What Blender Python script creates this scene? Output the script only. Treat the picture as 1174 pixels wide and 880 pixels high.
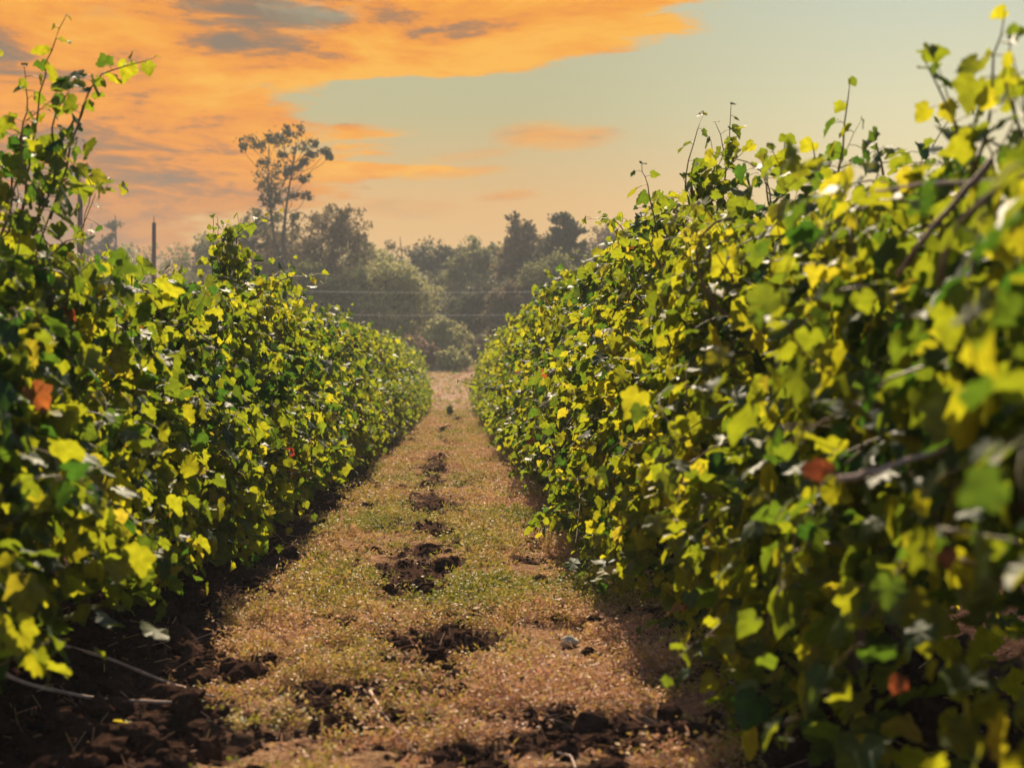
import bpy, math, random
import numpy as np
from mathutils import Vector

# ------------------------------------------------------------------ scene, camera, light
for o in list(bpy.data.objects):
    bpy.data.objects.remove(o, do_unlink=True)
S = bpy.context.scene
COL = S.collection
R = math.radians
PI = math.pi

CAM_H = 1.1
cd = bpy.data.cameras.new("camera")
cam = bpy.data.objects.new("camera", cd)
COL.objects.link(cam)
cam.location = (0, 0, CAM_H)
cam.rotation_euler = (R(90.0), 0, R(-2.25))
cd.sensor_width = 36.0
cd.lens = 50.0
cd.clip_start = 0.05
cd.clip_end = 5000
cd.dof.use_dof = True
cd.dof.focus_distance = 9.5
cd.dof.aperture_fstop = 3.0
S.camera = cam

SUN_EL, SUN_AZ = 40.0, -0.6          # azimuth measured from +Y (down the rows) towards +X
sl = bpy.data.lights.new("sun", 'SUN')
sl.energy = 5.0
sl.angle = R(0.6)
sl.color = (1.0, 0.82, 0.58)
sun = bpy.data.objects.new("sun", sl)
COL.objects.link(sun)
_sd = Vector((math.sin(R(SUN_AZ)) * math.cos(R(SUN_EL)), math.cos(R(SUN_AZ)) * math.cos(R(SUN_EL)), math.sin(R(SUN_EL))))
sun.rotation_euler = _sd.to_track_quat('Z', 'Y').to_euler()
sun.location = (0, 0, 60)

S.view_settings.view_transform = 'Standard'
S.view_settings.look = 'None'
S.view_settings.exposure = 1.0
S.view_settings.gamma = 1.0
S.view_settings.use_curve_mapping = False
S.render.engine = 'CYCLES'
S.cycles.max_bounces = 7
S.cycles.diffuse_bounces = 4
S.cycles.glossy_bounces = 2
S.cycles.transmission_bounces = 4
S.cycles.volume_bounces = 1
S.cycles.transparent_max_bounces = 4
S.cycles.sample_clamp_indirect = 4.0
S.cycles.use_denoising = True
S.cycles.caustics_reflective = False
S.cycles.caustics_refractive = False


def build_world():
    w = bpy.data.worlds.new("World")
    S.world = w
    w.use_nodes = True
    nt = w.node_tree
    N, L = nt.nodes, nt.links
    N.clear()

    def math_(op, a, b=None, c=None, clamp=False):
        n = N.new('ShaderNodeMath'); n.operation = op; n.use_clamp = clamp
        for i, v in enumerate((a, b, c)):
            if v is None: continue
            if isinstance(v, (int, float)): n.inputs[i].default_value = v
            else: L.new(v, n.inputs[i])
        return n.outputs[0]

    def mix(f, a, b, blend='MIX'):
        n = N.new('ShaderNodeMix'); n.data_type = 'RGBA'; n.blend_type = blend
        for idx, v in ((0, f), (6, a), (7, b)):
            if isinstance(v, (int, float)): n.inputs[idx].default_value = v
            elif isinstance(v, tuple): n.inputs[idx].default_value = (*v, 1)
            else: L.new(v, n.inputs[idx])
        return n.outputs[2]

    def ramp(f, stops, interp='LINEAR'):
        n = N.new('ShaderNodeValToRGB'); n.color_ramp.interpolation = interp
        e = n.color_ramp.elements
        while len(e) < len(stops): e.new(0.5)
        for k, (p, c) in zip(e, stops):
            k.position = p; k.color = (*c, 1)
        L.new(f, n.inputs[0])
        return n.outputs[0]

    def smooth(v, a, b):
        n = N.new('ShaderNodeMapRange'); n.interpolation_type = 'SMOOTHSTEP'
        L.new(v, n.inputs[0]); n.inputs[1].default_value = a; n.inputs[2].default_value = b
        return n.outputs[0]

    def noise(vec, scale, detail, rough, dist=0.0):
        n = N.new('ShaderNodeTexNoise'); n.inputs['Scale'].default_value = scale
        n.inputs['Detail'].default_value = detail; n.inputs['Roughness'].default_value = rough
        n.inputs['Distortion'].default_value = dist
        L.new(vec, n.inputs['Vector'])
        return n.outputs[0]

    tc = N.new('ShaderNodeTexCoord')
    sp = N.new('ShaderNodeSeparateXYZ'); L.new(tc.outputs['Generated'], sp.inputs[0])
    x, y, z = sp.outputs
    az = math_('ARCTAN2', x, y)                                       # 0 down the rows, + to the right
    hyp = math_('SQRT', math_('ADD', math_('MULTIPLY', x, x), math_('MULTIPLY', y, y)))
    el = math_('ARCTAN2', z, hyp)

    def vec(su, sv, off=0.0):
        n = N.new('ShaderNodeCombineXYZ')
        L.new(math_('MULTIPLY', az, su), n.inputs[0]); L.new(math_('MULTIPLY', el, sv), n.inputs[1])
        n.inputs[2].default_value = off
        return n.outputs[0]

    # the clear part: dull olive blue above, paler to the right, peach near the ground
    sky = N.new('ShaderNodeTexSky'); sky.sky_type = 'NISHITA'; sky.sun_disc = False
    sky.sun_elevation = R(SUN_EL); sky.sun_rotation = R(SUN_AZ)
    nish = mix(1.0, sky.outputs[0], (0.19, 0.19, 0.19), 'MULTIPLY')
    ccen = ramp(math_('DIVIDE', el, 0.45), [(0.0, (0.74, 0.34, 0.04)), (0.28, (0.74, 0.38, 0.06)), (0.42, (0.49, 0.43, 0.17)),
                                           (0.62, (0.455, 0.455, 0.255)), (1.0, (0.30, 0.34, 0.26))])
    crgt = ramp(math_('DIVIDE', el, 0.45), [(0.0, (0.86, 0.54, 0.14)), (0.28, (0.88, 0.66, 0.28)), (0.42, (0.76, 0.69, 0.38)),
                                           (0.62, (0.54, 0.61, 0.475)), (1.0, (0.33, 0.38, 0.32))])
    clear = mix(smooth(az, 0.02, 0.36), ccen, crgt)
    clear = mix(0.06, clear, nish)

    # the cloud bank: for each elevation the bank reaches from the left to an edge given by a curve
    fc = N.new('ShaderNodeFloatCurve')
    cv = fc.mapping.curves[0]
    E = [(300, 215), (270, 260), (245, 330), (228, 405), (214, 420), (205, 500), (196, 545), (188, 410), (172, 395), (160, 430), (150, 425), (138, 375),
         (120, 350), (106, 372), (98, 500), (90, 600), (75, 690), (58, 770), (42, 820), (20, 832), (0, 850), (-40, 905)]
    pts = [(((441 - py) / 1630 - 0.08) / 0.25, 0.5 + (px - 523) / 1630) for py, px in E]
    while len(cv.points) < len(pts): cv.points.new(0.5, 0.5)
    for p, (a, b) in zip(cv.points, pts):
        p.location = (a, b); p.handle_type = 'AUTO_CLAMPED'
    fc.mapping.update()
    L.new(math_('DIVIDE', math_('SUBTRACT', el, 0.08), 0.25, clamp=True), fc.inputs[1])
    edge = math_('SUBTRACT', fc.outputs[0], 0.5)
    n1 = noise(vec(9, 42), 1.0, 6, 0.62, 0.3)
    n2 = noise(vec(5.5, 21, 3.1), 1.0, 9, 0.66, 0.7)
    wob = math_('MULTIPLY', math_('SUBTRACT', n1, 0.5), 0.26)
    d = math_('ADD', math_('SUBTRACT', edge, az), wob)
    d = math_('ADD', d, math_('MULTIPLY_ADD', noise(vec(30, 120, 1.5), 1.0, 5, 0.65, 0.4), 0.07, -0.035))
    bank = smooth(d, -0.008, 0.035)

    def streak(cx, cy, wx, wy, tilt, k):
        a = math_('SUBTRACT', az, (cx - 523) / 1630)
        b = math_('SUBTRACT', math_('SUBTRACT', el, (441 - cy) / 1630), math_('MULTIPLY', a, tilt))
        q = math_('ADD', math_('POWER', math_('ABSOLUTE', math_('DIVIDE', a, wx / 1630)), 2.0),
                  math_('POWER', math_('ABSOLUTE', math_('DIVIDE', b, wy / 1630)), 2.0))
        q = math_('SUBTRACT', q, math_('MULTIPLY', math_('SUBTRACT', n1, 0.5), 3.4))
        return math_('MULTIPLY', smooth(q, 1.3, -0.2), k)

    st = streak(640, 160, 78, 17, 0.02, 0.75)
    for a in ((500, 203, 85, 9, 0.06, 0.8), (578, 227, 42, 7, 0.05, 0.85), (540, 182, 60, 7, 0.12, 0.35), (470, 240, 70, 14, 0.0, 0.4)):
        st = math_('MAXIMUM', st, streak(*a))
    cover = math_('MAXIMUM', bank, st)
    holes = smooth(noise(vec(8, 30, 7.7), 1.0, 5, 0.6, 0.4), 0.60, 0.76)
    upper = smooth(el, 0.225, 0.275)
    left = smooth(az, 0.02, -0.08)
    cover = math_('MULTIPLY', cover, math_('SUBTRACT', 1.0, math_('MULTIPLY', math_('MULTIPLY', holes, upper), 0.75)))
    # colour inside the bank
    fringe = smooth(d, 0.22, 0.01)
    n3 = noise(vec(16, 85, 5.5), 1.0, 8, 0.7, 0.6)
    lit = math_('ADD', math_('MULTIPLY_ADD', n2, 1.6, -0.28), math_('MULTIPLY_ADD', n3, 0.85, -0.425))
    lit = math_('ADD', lit, math_('MULTIPLY', fringe, 0.13))
    lit = math_('SUBTRACT', lit, streak(265, 14, 150, 78, -0.2, 0.33))
    lit = math_('ADD', lit, streak(330, 85, 330, 60, 0.03, 0.10))
    lit = math_('SUBTRACT', lit, math_('MULTIPLY', smooth(el, 0.17, 0.11), 0.13))
    ccol = ramp(lit, [(0.26, (0.27, 0.19, 0.125)), (0.38, (0.50, 0.22, 0.08)), (0.47, (0.90, 0.31, 0.035)), (0.60, (1.0, 0.38, 0.025)), (0.82, (1.05, 0.50, 0.05))])
    low = smooth(el, 0.155, 0.105)
    ccol = mix(math_('MULTIPLY', low, 0.6), ccol, (0.52, 0.24, 0.10))
    col = mix(cover, clear, ccol)
    col = mix(smooth(el, 0.36, 0.75), col, nish)
    col = mix(smooth(y, 0.1, -0.7), col, nish)
    # below the horizon
    col = mix(smooth(el, -0.01, -0.06), col, (0.20, 0.14, 0.09))
    bg = N.new('ShaderNodeBackground'); L.new(col, bg.inputs[0]); bg.inputs[1].default_value = SKY_K
    out = N.new('ShaderNodeOutputWorld'); L.new(bg.outputs[0], out.inputs[0])


SKY_K = 0.46
build_world()

# ------------------------------------------------------------------ helpers
def mesh_np(name, V, T, mats, attrs=None, fmat=None, smooth=True):
    """one mesh from arrays of vertices and triangles/quads"""
    V = np.asarray(V, np.float32); T = np.asarray(T, np.int32)
    k = T.shape[1]
    me = bpy.data.meshes.new(name)
    me.vertices.add(len(V)); me.vertices.foreach_set('co', V.ravel())
    me.loops.add(T.size); me.loops.foreach_set('vertex_index', T.ravel())
    me.polygons.add(len(T))
    me.polygons.foreach_set('loop_start', np.arange(0, T.size, k, dtype=np.int32))
    for m in (mats if isinstance(mats, (list, tuple)) else [mats]): me.materials.append(m)
    if fmat is not None: me.polygons.foreach_set('material_index', np.asarray(fmat, np.int32))
    me.polygons.foreach_set('use_smooth', np.full(len(T), smooth, dtype=bool))
    for an, av in (attrs or {}).items():
        a = me.attributes.new(an, 'FLOAT', 'POINT'); a.data.foreach_set('value', np.asarray(av, np.float32))
    me.update(calc_edges=True)
    return me

def link(name, me, parent=None, loc=(0, 0, 0)):
    o = bpy.data.objects.new(name, me); COL.objects.link(o); o.location = loc
    if parent is not None: o.parent = parent
    return o

def tag(o, label=None, cat=None, group=None, kind=None):
    if label: o['label'] = label
    if cat: o['category'] = cat
    if group: o['group'] = group
    if kind: o['kind'] = kind
    return o

def thing(name, loc, label, cat, group=None, rz=0):
    o = bpy.data.objects.new(name, None); COL.objects.link(o)
    o.empty_display_size = 0.2
    o.location = loc; o.rotation_euler = (0, 0, rz)
    return tag(o, label, cat, group)

def copy_tree(o, parent=None):
    c = o.copy(); COL.objects.link(c)
    if parent is not None: c.parent = parent
    for ch in list(o.children): copy_tree(ch, c)
    return c

class Noise:
    """smooth value noise, vectorised"""
    def __init__(s, seed): s.t = np.random.default_rng(seed).random((64, 64, 16)).astype(np.float32)
    def __call__(s, x, y, z=0.0):
        x, y, z = np.broadcast_arrays(np.asarray(x, float), np.asarray(y, float), np.asarray(z, float))
        xi, yi, zi = np.floor(x).astype(int), np.floor(y).astype(int), np.floor(z).astype(int)
        f = [a - b for a, b in ((x, xi), (y, yi), (z, zi))]
        f = [q * q * (3 - 2 * q) for q in f]
        r = 0
        for i in (0, 1):
            for j in (0, 1):
                for k in (0, 1):
                    w = (f[0] if i else 1 - f[0]) * (f[1] if j else 1 - f[1]) * (f[2] if k else 1 - f[2])
                    r = r + w * s.t[(xi + i) % 64, (yi + j) % 64, (zi + k) % 16]
        return r
    def fbm(s, x, y, z=0.0, n=4):
        a, r, t = 1.0, 0, 0
        for k in range(n):
            r = r + a * s(x * 2 ** k + 7.3 * k, y * 2 ** k + 3.1 * k, np.asarray(z) * 2 ** k + k); t += a; a *= 0.5
        return r / t
NZ = Noise(5)

def sstep(v, a, b):
    t = np.clip((v - a) / (b - a), 0, 1); return t * t * (3 - 2 * t)

def nrm(v): return v / (np.linalg.norm(v, axis=-1, keepdims=True) + 1e-9)

def tubes(paths, sides=5):
    """[(points, radii)] -> vertices, quads as triangles"""
    VV, TT, base = [], [], 0
    ang = np.arange(sides) * 2 * PI / sides
    for P, r in paths:
        P = np.asarray(P, float); r = np.broadcast_to(np.asarray(r, float), (len(P),))
        t = nrm(np.gradient(P, axis=0))
        up = np.where(np.abs(t[:, 2:3]) > 0.9, np.array([[1.0, 0, 0]]), np.array([[0, 0, 1.0]]))
        a = nrm(np.cross(t, up)); b = np.cross(t, a)
        ring = P[:, None] + r[:, None, None] * (np.cos(ang)[None, :, None] * a[:, None] + np.sin(ang)[None, :, None] * b[:, None])
        n = len(P)
        VV.append(ring.reshape(-1, 3)); VV.append(P[[0, -1]])
        i = np.arange(n - 1)[:, None] * sides; j = np.arange(sides)[None]; j2 = (j + 1) % sides
        q = np.stack([i + j, i + j2, i + sides + j2, i + sides + j], -1).reshape(-1, 4) + base
        TT.append(q[:, [0, 1, 2]]); TT.append(q[:, [0, 2, 3]])
        c0 = base + n * sides; jj = np.arange(sides); jn = (jj + 1) % sides
        TT.append(np.stack([np.full(sides, c0), base + jn, base + jj], -1))
        TT.append(np.stack([np.full(sides, c0 + 1), base + (n - 1) * sides + jj, base + (n - 1) * sides + jn], -1))
        base += n * sides + 2
    return np.concatenate(VV), np.concatenate(TT)

# ------------------------------------------------------------------ materials
def new_mat(name):
    m = bpy.data.materials.new(name); m.use_nodes = True
    nt = m.node_tree; nt.nodes.clear()
    return m, nt.nodes, nt.links

def n_ramp(N, L, f, stops):
    n = N.new('ShaderNodeValToRGB'); e = n.color_ramp.elements
    while len(e) < len(stops): e.new(0.5)
    for k, (p, c) in zip(e, stops): k.position = p; k.color = (*c, 1)
    L.new(f, n.inputs[0]); return n.outputs[0]

def leaf_mat(name, refl, trans, rough, spec, tfac, vary=0.0):
    m, N, L = new_mat(name)
    at = N.new('ShaderNodeAttribute'); at.attribute_name = 'tint'
    f = at.outputs['Fac']
    rc = n_ramp(N, L, f, refl); tcx = n_ramp(N, L, f, trans)
    if vary:
        # blotches and paler veins on the blade
        g = N.new('ShaderNodeTexCoord'); nz = N.new('ShaderNodeTexNoise'); nz.inputs['Scale'].default_value = 38; nz.inputs['Detail'].default_value = 3
        L.new(g.outputs['Object'], nz.inputs['Vector'])
        mr = N.new('ShaderNodeMapRange'); L.new(nz.outputs[0], mr.inputs[0]); mr.inputs[1].default_value = 0.25; mr.inputs[2].default_value = 0.75
        mr.inputs[3].default_value = 1 - vary; mr.inputs[4].default_value = 1 + vary
        for_ = []
        for c in (rc, tcx):
            vm = N.new('ShaderNodeVectorMath'); vm.operation = 'SCALE'; L.new(c, vm.inputs[0]); L.new(mr.outputs[0], vm.inputs['Scale'])
            for_.append(vm.outputs[0])
        rc, tcx = for_
    p = N.new('ShaderNodeBsdfPrincipled'); L.new(rc, p.inputs['Base Color'])
    p.inputs['Roughness'].default_value = rough; p.inputs['Specular IOR Level'].default_value = spec
    t = N.new('ShaderNodeBsdfTranslucent'); L.new(tcx, t.inputs[0])
    mx = N.new('ShaderNodeMixShader'); mx.inputs[0].default_value = tfac
    L.new(p.outputs[0], mx.inputs[1]); L.new(t.outputs[0], mx.inputs[2])
    o = N.new('ShaderNodeOutputMaterial'); L.new(mx.outputs[0], o.inputs[0])
    return m

def rough_mat(name, stops, scale=8.0, rough=0.9, bump=0.0, stretch=None, spec=0.2):
    m, N, L = new_mat(name)
    g = N.new('ShaderNodeTexCoord'); src = g.outputs['Object']
    if stretch:
        mp = N.new('ShaderNodeMapping'); mp.inputs['Scale'].default_value = stretch; L.new(src, mp.inputs[0]); src = mp.outputs[0]
    nz = N.new('ShaderNodeTexNoise'); nz.inputs['Scale'].default_value = scale; nz.inputs['Detail'].default_value = 6; nz.inputs['Roughness'].default_value = 0.65
    L.new(src, nz.inputs['Vector'])
    c = n_ramp(N, L, nz.outputs[0], stops)
    p = N.new('ShaderNodeBsdfPrincipled'); L.new(c, p.inputs['Base Color']); p.inputs['Roughness'].default_value = rough
    p.inputs['Specular IOR Level'].default_value = spec
    if bump:
        b = N.new('ShaderNodeBump'); b.inputs['Strength'].default_value = bump; b.inputs['Distance'].default_value = 0.02
        L.new(nz.outputs[0], b.inputs['Height']); L.new(b.outputs[0], p.inputs['Normal'])
    o = N.new('ShaderNodeOutputMaterial'); L.new(p.outputs[0], o.inputs[0])
    return m

M_LEAF = leaf_mat('vine_leaf',
    [(0.0, (0.014, 0.045, 0.016)), (0.45, (0.034, 0.075, 0.016)), (0.80, (0.085, 0.105, 0.016)), (0.93, (0.20, 0.17, 0.02)), (0.965, (0.24, 0.10, 0.025)), (1.0, (0.16, 0.035, 0.02))],
    [(0.0, (0.06, 0.15, 0.012)), (0.45, (0.30, 0.34, 0.012)), (0.80, (0.53, 0.495, 0.014)), (0.93, (0.56, 0.44, 0.03)), (0.965, (0.44, 0.12, 0.03)), (1.0, (0.36, 0.05, 0.03))],
    0.54, 0.22, 0.50, 0.32)
M_SHOOT = rough_mat('green_shoot', [(0.3, (0.10, 0.09, 0.025)), (0.7, (0.16, 0.075, 0.04))], 12, 0.55)
M_CANE = rough_mat('cane_bark', [(0.3, (0.10, 0.05, 0.032)), (0.7, (0.26, 0.15, 0.10))], 30, 0.7, 0.3, (1, 1, 0.3))
M_DRYCANE = rough_mat('dry_cane', [(0.3, (0.32, 0.20, 0.15)), (0.7, (0.58, 0.42, 0.33))], 25, 0.75, 0.2)
M_TRUNK = rough_mat('vine_bark', [(0.3, (0.05, 0.032, 0.022)), (0.7, (0.15, 0.10, 0.07))], 22, 0.9, 0.7, (1, 1, 0.15))
M_WOOD = rough_mat('weathered_wood', [(0.3, (0.09, 0.05, 0.035)), (0.7, (0.17, 0.10, 0.07))], 10, 0.85, 0.3, (1, 1, 0.1))
M_WIRE = rough_mat('pale_wire', [(0.3, (0.30, 0.28, 0.25)), (0.7, (0.38, 0.36, 0.32))], 5, 0.5)
M_CERAMIC = rough_mat('insulator_ceramic', [(0.3, (0.10, 0.05, 0.03)), (0.7, (0.14, 0.07, 0.04))], 5, 0.3)
M_TBARK = rough_mat('tree_bark', [(0.3, (0.04, 0.033, 0.028)), (0.7, (0.10, 0.08, 0.06))], 4, 0.9, 0.4, (1, 1, 0.25))
M_STONE = rough_mat('pale_stone', [(0.3, (0.30, 0.26, 0.19)), (0.7, (0.52, 0.47, 0.36))], 30, 0.85, 0.4)
M_CLOD = rough_mat('dark_soil', [(0.3, (0.022, 0.012, 0.009)), (0.7, (0.075, 0.042, 0.030))], 60, 1.0, 0.8, spec=0.0)
M_WEED = leaf_mat('weed_leaf',
    [(0.0, (0.15, 0.155, 0.03)), (0.35, (0.33, 0.255, 0.05)), (0.6, (0.55, 0.35, 0.11)), (0.82, (0.58, 0.30, 0.17)), (1.0, (0.65, 0.46, 0.33))],
    [(0.0, (0.20, 0.22, 0.02)), (0.35, (0.38, 0.33, 0.05)), (0.6, (0.48, 0.32, 0.10)), (0.82, (0.38, 0.18, 0.11)), (1.0, (0.5, 0.34, 0.22))],
    0.6, 0.35, 0.35)
def tree_leaf(name, a, b, t):
    return leaf_mat(name, [(0.0, a), (1.0, b)], [(0.0, tuple(q * t for q in a)), (1.0, tuple(q * t for q in b))], 0.6, 0.25, 0.35)
M_T_OLIVE = tree_leaf('olive_tree_leaf', (0.085, 0.095, 0.034), (0.17, 0.165, 0.055), 1.8)
M_T_DARK = tree_leaf('dark_tree_leaf', (0.035, 0.043, 0.022), (0.08, 0.085, 0.036), 1.5)
M_T_BROWN = tree_leaf('brownish_tree_leaf', (0.09, 0.07, 0.036), (0.165, 0.125, 0.058), 1.6)
M_T_PALE = tree_leaf('pale_tree_leaf', (0.16, 0.165, 0.065), (0.30, 0.27, 0.10), 2.0)
M_T_RED = tree_leaf('reddish_shrub_leaf', (0.13, 0.075, 0.045), (0.24, 0.15, 0.085), 1.5)

def ground_mat():
    m, N, L = new_mat('field_ground')
    at = N.new('ShaderNodeAttribute'); at.attribute_name = 'soil'
    g = N.new('ShaderNodeTexCoord')
    def nz(scale, det, rough=0.65):
        n = N.new('ShaderNodeTexNoise'); n.inputs['Scale'].default_value = scale; n.inputs['Detail'].default_value = det
        n.inputs['Roughness'].default_value = rough; L.new(g.outputs['Object'], n.inputs['Vector']); return n.outputs[0]
    fine = nz(55, 5, 0.7); mid = nz(3.0, 6)
    soil = n_ramp(N, L, fine, [(0.3, (0.022, 0.012, 0.009)), (0.55, (0.065, 0.036, 0.026)), (0.8, (0.17, 0.10, 0.075))])
    dry = n_ramp(N, L, fine, [(0.28, (0.06, 0.034, 0.023)), (0.5, (0.24, 0.145, 0.085)), (0.75, (0.52, 0.35, 0.22))])
    pink = n_ramp(N, L, mid, [(0.3, (0.95, 1.0, 0.9)), (0.7, (1.08, 0.92, 0.88))])
    mu = N.new('ShaderNodeMix'); mu.data_type = 'RGBA'; mu.blend_type = 'MULTIPLY'; mu.inputs[0].default_value = 1
    L.new(dry, mu.inputs[6]); L.new(pink, mu.inputs[7])
    mx = N.new('ShaderNodeMix'); mx.data_type = 'RGBA'; L.new(at.outputs['Fac'], mx.inputs[0]); L.new(mu.outputs[2], mx.inputs[6]); L.new(soil, mx.inputs[7])
    at2 = N.new('ShaderNodeAttribute'); at2.attribute_name = 'pale'
    field = n_ramp(N, L, mid, [(0.35, (0.26, 0.18, 0.11)), (0.5, (0.42, 0.29, 0.22)), (0.65, (0.54, 0.39, 0.30))])
    m2 = N.new('ShaderNodeMix'); m2.data_type = 'RGBA'; L.new(at2.outputs['Fac'], m2.inputs[0]); L.new(mx.outputs[2], m2.inputs[6]); L.new(field, m2.inputs[7])
    p = N.new('ShaderNodeBsdfPrincipled'); L.new(m2.outputs[2], p.inputs['Base Color']); p.inputs['Roughness'].default_value = 0.95
    p.inputs['Specular IOR Level'].default_value = 0.0
    b = N.new('ShaderNodeBump'); b.inputs['Strength'].default_value = 0.9; b.inputs['Distance'].default_value = 0.02
    L.new(fine, b.inputs['Height']); L.new(b.outputs[0], p.inputs['Normal'])
    o = N.new('ShaderNodeOutputMaterial'); L.new(p.outputs[0], o.inputs[0])
    return m
M_GROUND = ground_mat()

# ------------------------------------------------------------------ terrain
X_L, X_R = -1.76, 1.37             # the two vine rows
ROW_END = 57.0

def soil_mask(x, y):
    n = NZ.fbm(x * 2.2, y * 2.2, 0.4, 4) - 0.5
    n2 = NZ.fbm(x * 6 + 9, y * 6, 1.4, 3) - 0.5
    nr = sstep(y, 6.2, 4.3)
    l = sstep(-x + 0.24 * nr + n * 0.9 + n2 * 0.5, 0.88, 1.06)
    r = sstep(x + 0.12 * nr + n * 0.7 + n2 * 0.35, 0.86, 1.02)
    c = np.zeros_like(np.asarray(x, float))
    for px_, py_, rx, ry in ((-0.27, 13.2, 0.22, 1.3), (-0.26, 16.2, 0.13, 0.8), (-0.20, 8.35, 0.27, 0.62), (-0.28, 9.6, 0.13, 0.25), (-0.30, 7.0, 0.12, 0.14), (-0.12, 6.55, 0.12, 0.16),
                             (-0.06, 6.0, 0.22, 0.24), (-0.22, 5.55, 0.22, 0.18), (-0.36, 6.35, 0.12, 0.09), (0.42, 4.45, 0.34, 0.16), (-0.55, 4.75, 0.14, 0.08), (-0.36, 5.05, 0.20, 0.10), (0.10, 4.25, 0.3, 0.10),
                             (0.35, 8.9, 0.10, 0.16), (0.62, 11.0, 0.10, 0.3), (-0.62, 7.9, 0.12, 0.14), (-0.2, 10.7, 0.17, 0.5), (-0.2, 7.45, 0.18, 0.22), (-0.12, 5.25, 0.2, 0.10), (-0.24, 18.4, 0.15, 0.9), (-0.25, 21, 0.14, 1.2), (-0.2, 27, 0.12, 1.2), (-0.3, 34, 0.14, 2.0), (0.05, 44, 0.2, 2.5)):
        c = np.maximum(c, np.exp(-(((x - px_) / rx) ** 2 + ((y - py_) / ry) ** 2)))
    c = sstep(c + n * 1.5 + n2 * 1.4, 0.20, 0.42)
    o = sstep(NZ.fbm(x * 3 + 50, y * 3, 3.3, 3), 0.64, 0.72)
    near = sstep(y, 4.9, 4.2) * sstep(NZ.fbm(x * 2.6 + 70, y * 3, 5.1, 3), 0.47, 0.56)
    s = np.clip(np.maximum.reduce([l, r, c, o, near]), 0, 1)
    return s * sstep(y, ROW_END + 6, ROW_END - 3)

def base_h(x, y):
    h = 2.25 * sstep(y, 54, 84) + 5.0 * sstep(y, 130, 420)
    row = np.exp(-((x - X_L) / 0.42) ** 2) + np.exp(-((x - X_R) / 0.42) ** 2)
    h = h + 0.07 * row * sstep(y, ROW_END + 3, ROW_END)
    return h + 0.05 * (NZ.fbm(x * 0.7, y * 0.5, 0.9, 3) - 0.5)

def ground_h(x, y):
    s = soil_mask(x, y)
    n = NZ.fbm(x * 9, y * 9, 2.7, 4) - 0.5
    n2 = np.abs(NZ.fbm(x * 16, y * 16, 6.2, 3) - 0.5)
    return base_h(x, y) + n * (0.045 + 0.17 * s) - n2 * 0.12 * s - 0.012 * s + 0.05 * (NZ.fbm(x * 3.4, y * 3.4, 7.7, 3) - 0.5)

def gz(x, y): return float(ground_h(np.array([x]), np.array([y]))[0])

def build_ground():
    ys = [-6.0, -3, 0, 2.0]; y = 3.0
    while y < 1500:
        ys.append(y); y += 0.018 if y < 6 else (y - 6) * 0.016 + 0.018
    xs = list(np.arange(-2.0, 1.7, 0.022)); q = 1.7; st = 0.03
    while q < 1500: xs.append(q); st *= 1.17; q += st
    q = -2.0; st = 0.03
    while q > -1500: q -= st; st *= 1.17; xs.insert(0, q)
    xs, ys = np.array(xs), np.array(ys)
    gx, gy = np.meshgrid(xs, ys); fx, fy = gx.ravel(), gy.ravel()
    V = np.stack([fx, fy, ground_h(fx, fy)], -1)
    nx, ny = len(xs), len(ys)
    i = np.arange(ny - 1)[:, None] * nx + np.arange(nx - 1)[None]
    Q = np.stack([i, i + 1, i + nx + 1, i + nx], -1).reshape(-1, 4)
    tag(link('ground', mesh_np('ground', V, Q, M_GROUND, {'soil': soil_mask(fx, fy), 'pale': sstep(fy + 6 * (NZ.fbm(fx * 0.4, fy * 0.25, 3.0, 3) - 0.5), 52, 62) * 0.6})), kind='structure')
build_ground()

# ------------------------------------------------------------------ leaves
HALF_HI = [(0.12, -0.12), (0.27, -0.17), (0.39, -0.08), (0.50, 0.05), (0.50, 0.17), (0.57, 0.28), (0.61, 0.44), (0.50, 0.52), (0.39, 0.55), (0.37, 0.69), (0.27, 0.79), (0.15, 0.92)]
HALF_LO = [(0.26, -0.15), (0.48, 0.06), (0.60, 0.44), (0.39, 0.54), (0.28, 0.78)]
def leaf_templates(half, n, seed):
    rng = np.random.default_rng(seed); out = []
    for k in range(n):
        o = [(0, 0.02)] + half + [(0, 1.04)] + [(-a, b) for a, b in reversed(half)]
        P = np.array([(0, 0.30)] + o, float)
        P[1:, :] += rng.normal(0, 0.022, (len(o), 2))
        x, y = P[:, 0], P[:, 1]
        fold, cup, droop, tw = rng.uniform(-0.10, 0.45), rng.uniform(-0.7, 0.5), rng.uniform(0.0, 0.8), rng.uniform(-0.5, 0.5)
        z = fold * np.abs(x) + cup * x * x - droop * (y - 0.3) * np.abs(y - 0.3) + tw * x * (y - 0.3) + rng.normal(0, 0.045, len(x))
        z[0] += 0.02
        out.append(np.stack([x, y, z], -1))
    m = len(half) * 2 + 2
    T = np.stack([np.zeros(m, int), 1 + np.arange(m), 1 + (np.arange(m) + 1) % m], -1)
    return np.array(out), T[:, [0, 2, 1]]
LEAF_HI = leaf_templates(HALF_HI, 10, 1)
LEAF_LO = leaf_templates(HALF_LO, 8, 2)

def place_leaves(tpl, P, nor, tip, size, rng):
    """leaf blades at P; nor the upper side, tip the way the point goes"""
    tp, T = tpl
    size = size * 0.84
    n = nrm(nor); t = nrm(tip - (tip * n).sum(-1, keepdims=True) * n); b = np.cross(t, n)
    L = tp[rng.integers(0, len(tp), len(P))]
    V = P[:, None] + size[:, None, None] * (L[..., 0:1] * b[:, None] + L[..., 1:2] * t[:, None] + L[..., 2:3] * n[:, None])
    nv = tp.shape[1]
    F = (T[None] + (np.arange(len(P)) * nv)[:, None, None]).reshape(-1, 3)
    return V.reshape(-1, 3), F, nv

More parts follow.
